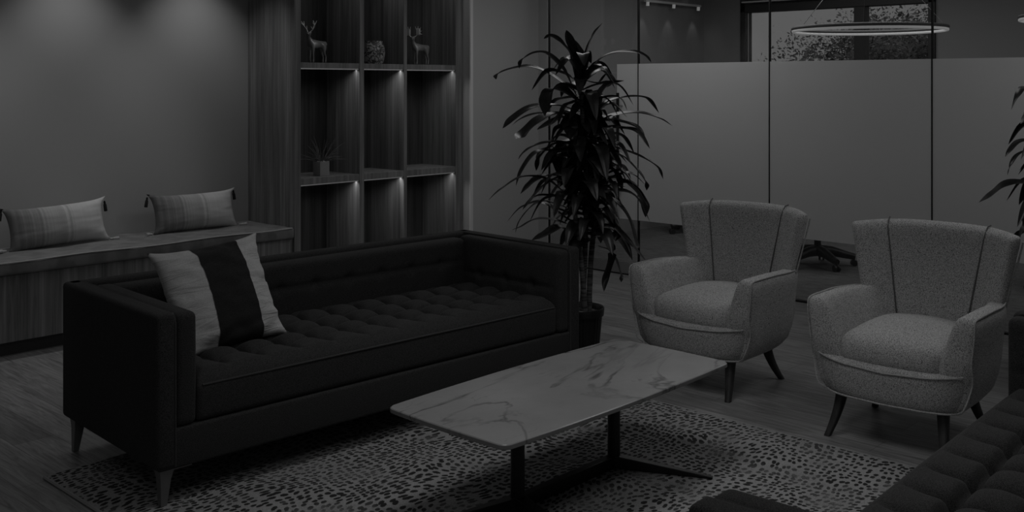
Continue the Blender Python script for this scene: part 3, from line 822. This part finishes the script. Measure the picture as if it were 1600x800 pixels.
TR2 = [([(1640,200),(1620,150),(1600,138),(1587,150),(1578,172)], .035), ([(1640,210),(1610,175),(1590,182),(1572,192)], .05), ([(1640,235),(1615,220),(1590,222),(1575,235),(1568,245)], .035),
  ([(1640,265),(1615,238),(1595,242),(1582,258),(1578,275)], .03), ([(1650,300),(1610,288),(1580,292),(1560,308),(1543,320)], .085), ([(1650,330),(1620,310),(1595,315),(1572,350)], .06), ([(1650,350),(1610,330),(1590,345),(1582,372)], .06), ([(1650,360),(1620,345),(1600,360),(1594,385)],.06), ([(1650,290),(1640,230),(1630,170),(1605,120)], .06)]
big_plant('potted_dracaena', (P2D*math.cos(ANG)+(P2X-800)/FPX*P2D*math.sin(ANG), P2D*math.sin(ANG)-(P2X-800)/FPX*P2D*math.cos(ANG), 0),
    'leafy potted plant behind the right armchair, cut off by the right edge of the frame',
    [([q2(*p) for p in pts], w) for pts, w in TR2],
    [[(.0, 0, .28), (.02, 0, .8), (.0, 0, 1.5)]], 9, [(0, 0, 1.5, 14, .3), (.02, 0, 1.2, 14, .3), (.0, 0, .95, 12, .3)])

# ------------------------------------------------------------------ shelf ornaments
def skin(name, parent, nodes, edges, m, sub=2):
    me = bpy.data.meshes.new(name); me.from_pydata([n[:3] for n in nodes], edges, []); me.update()
    o = bpy.data.objects.new(name, me); C.objects.link(o); o.parent = parent; me.materials.append(m)
    s = o.modifiers.new('skin', 'SKIN'); s.use_smooth_shade = True
    sv = me.skin_vertices[0].data
    for i, n in enumerate(nodes):
        r = n[3]; sv[i].radius = (r, r) if not isinstance(r, tuple) else r
    sv[0].use_root = True
    b = o.modifiers.new('subsurf', 'SUBSURF'); b.levels = sub; b.render_levels = sub
    return o
def deer(name, label, loc, rz, palm, s=1.0):
    e = empty(name, loc, rz, label=label, cat='figurine')
    # local: faces -x; nose forward
    N = [(.06, 0, .130, .026), (.02, 0, .128, .028), (-.03, 0, .132, .027), (-.055, 0, .145, .021), (-.070, 0, .172, .013), (-.080, -.008, .198, .013), (-.098, -.022, .196, .009), (-.112, -.032, .190, .006),
         (.078, 0, .128, .020), (.082, 0, .105, .014),
         (-.045, -.018, .11, .013), (-.047, -.019, .065, .0065), (-.043, -.019, .03, .005), (-.047, -.019, .004, .006),
         (-.040, .018, .11, .013), (-.035, .019, .065, .0065), (-.038, .019, .03, .005), (-.030, .019, .004, .006),
         (.068, -.018, .10, .017), (.062, -.02, .075, .009), (.078, -.02, .045, .0055), (.074, -.02, .004, .006),
         (.078, .018, .10, .017), (.080, .02, .075, .009), (.096, .02, .045, .0055), (.092, .02, .004, .006),
         (-.068, .018, .208, .004), (-.070, -.026, .208, .004), (.094, 0, .140, .006)]
    E = [(0, 1), (1, 2), (2, 3), (3, 4), (4, 5), (5, 6), (6, 7), (0, 8), (2, 10), (10, 11), (11, 12), (12, 13), (2, 14), (14, 15), (15, 16), (16, 17), (8, 18), (18, 19), (19, 20), (20, 21), (8, 22), (22, 23), (23, 24), (24, 25), (5, 26), (5, 27), (8, 28)]
    N = [(n[0]*s, n[1]*s, n[2]*s, n[3]*s) for n in N]
    del9 = N[9]; N[9] = (N[8][0]+.004, 0, N[8][2]-.012, .015*s); E.append((8, 9))
    skin('body', e, N, E, M['bronze'])
    for t_ in (-1, 1):
        bm = bmesh.new(); b0 = Vector((-.076*s, t_*.008-.006, .206*s))
        if not palm:
            main = [b0, b0+Vector((.012, t_*.022, .022)), b0+Vector((.006, t_*.045, .052)), b0+Vector((-.018, t_*.052, .085))]
            tube(bm, catmull(main, 4), .0032, 6)
            for a, dv in ((1, (-.022, t_*.0, .022)), (2, (-.028, t_*.004, .020)), (2, (.012, t_*.012, .035)), (1, (.004, t_*.004, .03))):
                tube(bm, [main[a], main[a]+Vector(dv)*.6, main[a]+Vector(dv)], [.0028, .0022, .001], 6)
        else:
            tube(bm, [b0, b0+Vector((.004, t_*.022, .006)), b0+Vector((.006, t_*.036, .020))], .0035, 6)
            c0 = b0+Vector((.006, t_*.040, .030))
            rbox(bm, c0+Vector((0, t_*.008, .012)), (.010, .042, .054), .004, .02)
            for k in range(5):
                a = math.radians(-10+30*k); dv = Vector((-.004, t_*math.cos(a)*.06, math.sin(a)*.06))
                tube(bm, [c0, c0+dv*.6, c0+dv], [.004, .003, .001], 6)
        obj('antler', bm, M['antler'], e, label='pale antler')
    return e
SZ = 1.762
deer('deer_figurine', 'dark stag figurine with branching antlers on the upper shelf, left bay', (4.665, 6.42, SZ), math.radians(12), False, 1.12)
deer('moose_figurine', 'dark moose figurine with broad pale antlers on the upper shelf, right bay', (5.715, 6.42, SZ), math.radians(5), True, 1.12)
bm = lathe(bmesh.new(), [(.06, 0), (.072, .006), (.088, .05), (.092, .10), (.086, .145), (.072, .172), (.070, .186), (.064, .186), (.062, .17)], 40)
obj('vase', bm, M['vase'], loc=(5.235, 6.43, SZ), label='round pale vase with a dark branch pattern on the upper shelf, middle bay', cat='vase')
pe = empty('small_potted_plant', (4.672, 6.36, .910), label='small spiky grass plant in a square pale planter on the lower shelf', cat='plant')
obj('planter', rbox(bmesh.new(), (0, 0, .055), (.088, .088, .11), .004, .05), M['planter'], pe)
bm = bmesh.new(); rnd = random.Random(4)
for k in range(46):
    a = rnd.uniform(0, 2*PI); el = rnd.uniform(.15, 1.45); l_ = rnd.uniform(.12, .23)
    h0 = Vector((math.cos(a), math.sin(a), 0)); b0 = Vector((h0.x*.02, h0.y*.02, .10))
    dv = h0*math.cos(el) + Vector((0, 0, math.sin(el)))
    p1 = b0+dv*l_*.5; p2 = b0 + dv*l_ + Vector((0, 0, -.03*math.cos(el))) + h0*.02
    if abs(p2.y) > .1: p2.y *= .7
    tube(bm, catmull([b0, p1, p2], 3), [.0028, .0028, .0026, .0022, .0018, .0014, .0007], 5)
obj('leaves', bm, M['grass'], pe)
fe = empty('ring_sculpture', (5.03, 6.40, .910), label='slim dark wire ring sculpture on the lower shelf of the middle bay', cat='sculpture')
obj('base', rbox(bmesh.new(), (0, 0, .01), (.05, .05, .02), .003, .05), M['bronze'], fe)
bm = bmesh.new(); tube(bm, [(0, 0, .02), (.004, 0, .09), (0, 0, .165)], .004, 6); obj('stem', bm, M['bronze'], fe)
bm = bmesh.new(); tube(bm, [(.034*math.cos(2*PI*k/24), 0, .205+.042*math.sin(2*PI*k/24)) for k in range(24)], .0045, 8, closed=True); obj('ring', bm, M['metal'], fe)

# ------------------------------------------------------------------ meeting room: ring lamps, office chairs, wall track
def ring_lamp(label, loc, r):
    e = empty('ring_pendant_lamp', loc, label=label, cat='pendant lamp', group='ring pendant lamps in the meeting room')
    N = 96
    bm = bmesh.new(); tube(bm, [(r*math.cos(2*PI*k/N), r*math.sin(2*PI*k/N), 0) for k in range(N)], .0125, 8, closed=True); obj('light_ring', bm, M['ring_led'], e)
    bm = bmesh.new(); tube(bm, [((r)*math.cos(2*PI*k/N), (r)*math.sin(2*PI*k/N), .024) for k in range(N)], .0165, 8, closed=True, flat=.9); obj('ring_housing', bm, mat('ring_housing', .12, .5), e)
    h = CEIL - loc[2]
    for k in range(3):
        a = 2*PI*k/3+.5
        obj('suspension_wire', tube(bmesh.new(), [(r*math.cos(a), r*math.sin(a), .05), (0, 0, h-.02)], .0025, 5), M['metal'], e)
    obj('ceiling_canopy', lathe(bmesh.new(), [(.06, h-.03), (.062, h-.002)], 24), M['metal'], e)
ring_lamp('glowing ring pendant lamp hanging in front of the meeting room window', (8.5, 3.775, 2.06), .625)
ring_lamp('ring pendant lamp at the right edge of the frame, only its tip showing', (8.5, 2.02, 2.09), .52)
def office_chair(label, loc, rz):
    e = empty('office_chair', loc, rz, label=label, cat='office chair', group='office chairs in the meeting room')
    P_ = M['black_plastic']
    for k in range(5):
        a = 2*PI*k/5; c, s = math.cos(a), math.sin(a)
        bm = bmesh.new()
        tube(bm, [(c*.03, s*.03, .135), (c*.12, s*.12, .130), (c*.22, s*.22, .105), (c*.32, s*.32, .082)], [.05, .045, .036, .028], 10)
        g = obj('base_arm', bm, P_, e)
        bm = bmesh.new(); tube(bm, [(c*.315, s*.315, .04), (c*.315, s*.315, .095)], .010, 8)
        for w in (-1, 1):
            px, py = c*.315-s*.017*w, s*.315+c*.017*w
            tube(bm, [(px-s*.008, py+c*.008, .028), (px+s*.008, py-c*.008, .028)], .028, 16)
        obj('caster', bm, P_, g)
    bm = bmesh.new(); tube(bm, [(0, 0, .10), (0, 0, .30)], .03, 12); tube(bm, [(0, 0, .3), (0, 0, .42)], .016, 12); obj('gas_lift', bm, P_, e)
    obj('seat', rbox(bmesh.new(), (0, 0, .47), (.5, .5, .08), .035, .1), P_, e)
    bm = bmesh.new(); rbox(bm, (.27, 0, .80), (.05, .46, .48), .024, .08, lambda p, d: Vector((p.x+.10*p.z*p.z-.25*p.y*p.y, p.y, p.z))); obj('backrest', bm, P_, e)
    obj('back_support', tube(bmesh.new(), [(.1, 0, .43), (.27, 0, .45), (.31, 0, .62)], .018, 8), P_, e)
office_chair('black five star office chair base seen through the glass between the two armchairs', (8.45, 4.22, 0), .35)
office_chair('black office chair behind the glass, right of the second armchair', (8.75, 2.30, 0), 1.2)
office_chair('black office chair far behind the glass, a single caster showing left of the first armchair', (9.45, 6.10, 0), .15)
tk = empty('track_light', (8.2, 6.62, 2.30), label='thin wall track light with three small spots inside the meeting room', cat='light')
def atY(px, py, Y):
    s = (px-800)/FPX; fx, fy = math.cos(ANG), math.sin(ANG); d = Y/(fy - fx*s)
    return (d*(fx+fy*s), Y, CAMH-(py-HY)/FPX*d)
A0 = Vector(atY(1008, 1, 6.62)); A1 = Vector(atY(1094, 8, 6.62))
tk.location = (A0.x, 6.62, A0.z)
obj('track', B(0, A1.x-A0.x, -.015, .015, -.012, .012), mat('track_white', .7, .4), tk, smooth=False)
for k in range(3):
    x = (A1.x-A0.x)*(.04+.46*k)
    bm = bmesh.new(); tube(bm, [(x, -.005, -.012), (x, -.002, -.055)], .018, 12); obj('spot_head', bm, M['ring_led'], tk)
    spot('track_spot', (A0.x+x, 6.60, A0.z-.07), .35, (0, .18, -1), 60, .6, .02)
# cable behind the right armchair
bm = bmesh.new(); tube(bm, catmull([(5.35, 1.50, .012), (5.32, 1.52, .10), (5.30, 1.50, .32), (5.27, 1.56, .46), (5.30, 1.62, .40), (5.4, 1.64, .2), (5.5, 1.6, .012)], 8), .006, 8)

obj('cable', bm, M['black'], label='thin black cable rising in a loop behind the right armchair', cat='cable')
# ------------------------------------------------------------------ outside: tree seen through the window
def tree(loc, r, h, n, seed, label):
    rnd = random.Random(seed); e = empty('tree', loc, label=label, cat='tree')
    bm = bmesh.new(); tube(bm, catmull([(0, 0, -3), (.05, .05, -1), (0, .1, h*.4), (.1, 0, h*.8)], 6), [.16*(1-.03*i) for i in range(19)], 10)
    tips = []
    for k in range(26):
        a = rnd.uniform(0, 2*PI); z0 = rnd.uniform(-.5, h*.7); l_ = r*rnd.uniform(.5, 1.0)
        p0 = Vector((0, 0, z0)); p2 = p0 + Vector((math.cos(a)*l_, math.sin(a)*l_, l_*rnd.uniform(.2, .9))); p1 = (p0+p2)/2 + Vector((0, 0, .12))
        tube(bm, catmull([p0, p1, p2], 4), [.035*(1-.1*i) for i in range(9)], 6); tips.append((p1, p2))
    obj('trunk', bm, M['bark'], e)
    bm = bmesh.new()
    for k in range(n):
        p1, p2 = rnd.choice(tips); f = rnd.uniform(.1, 1.25); c = p1.lerp(p2, f) + Vector((rnd.gauss(0, .26), rnd.gauss(0, .26), rnd.gauss(0, .22)))
        s = rnd.uniform(.022, .045); a = Vector((rnd.gauss(0, 1), rnd.gauss(0, 1), rnd.gauss(0, .7))).normalized(); b = a.orthogonal().normalized()
        b = (Matrix.Rotation(rnd.uniform(0, PI), 3, a) @ b)
        bm.faces.new([bm.verts.new(c-a*s), bm.verts.new(c+b*s*.45), bm.verts.new(c+a*s), bm.verts.new(c-b*s*.45)])
    obj('foliage', bm, M['tree_leaf'], e, smooth=False)
tree((15.0, atX(1350, 15.0), 0), 1.35, 2.15, 30000, 3, 'leafy tree outside filling the middle of the window')
tree((20.0, atX(1430, 20.0), .3), 1.9, 2.5, 22000, 8, 'leafy tree outside at the right side of the window behind the mullion')
g = struct('ground_outside', B(11.0, 30, -6, 20, -3.2, -3.0), mat('outside_ground', .12, .9))
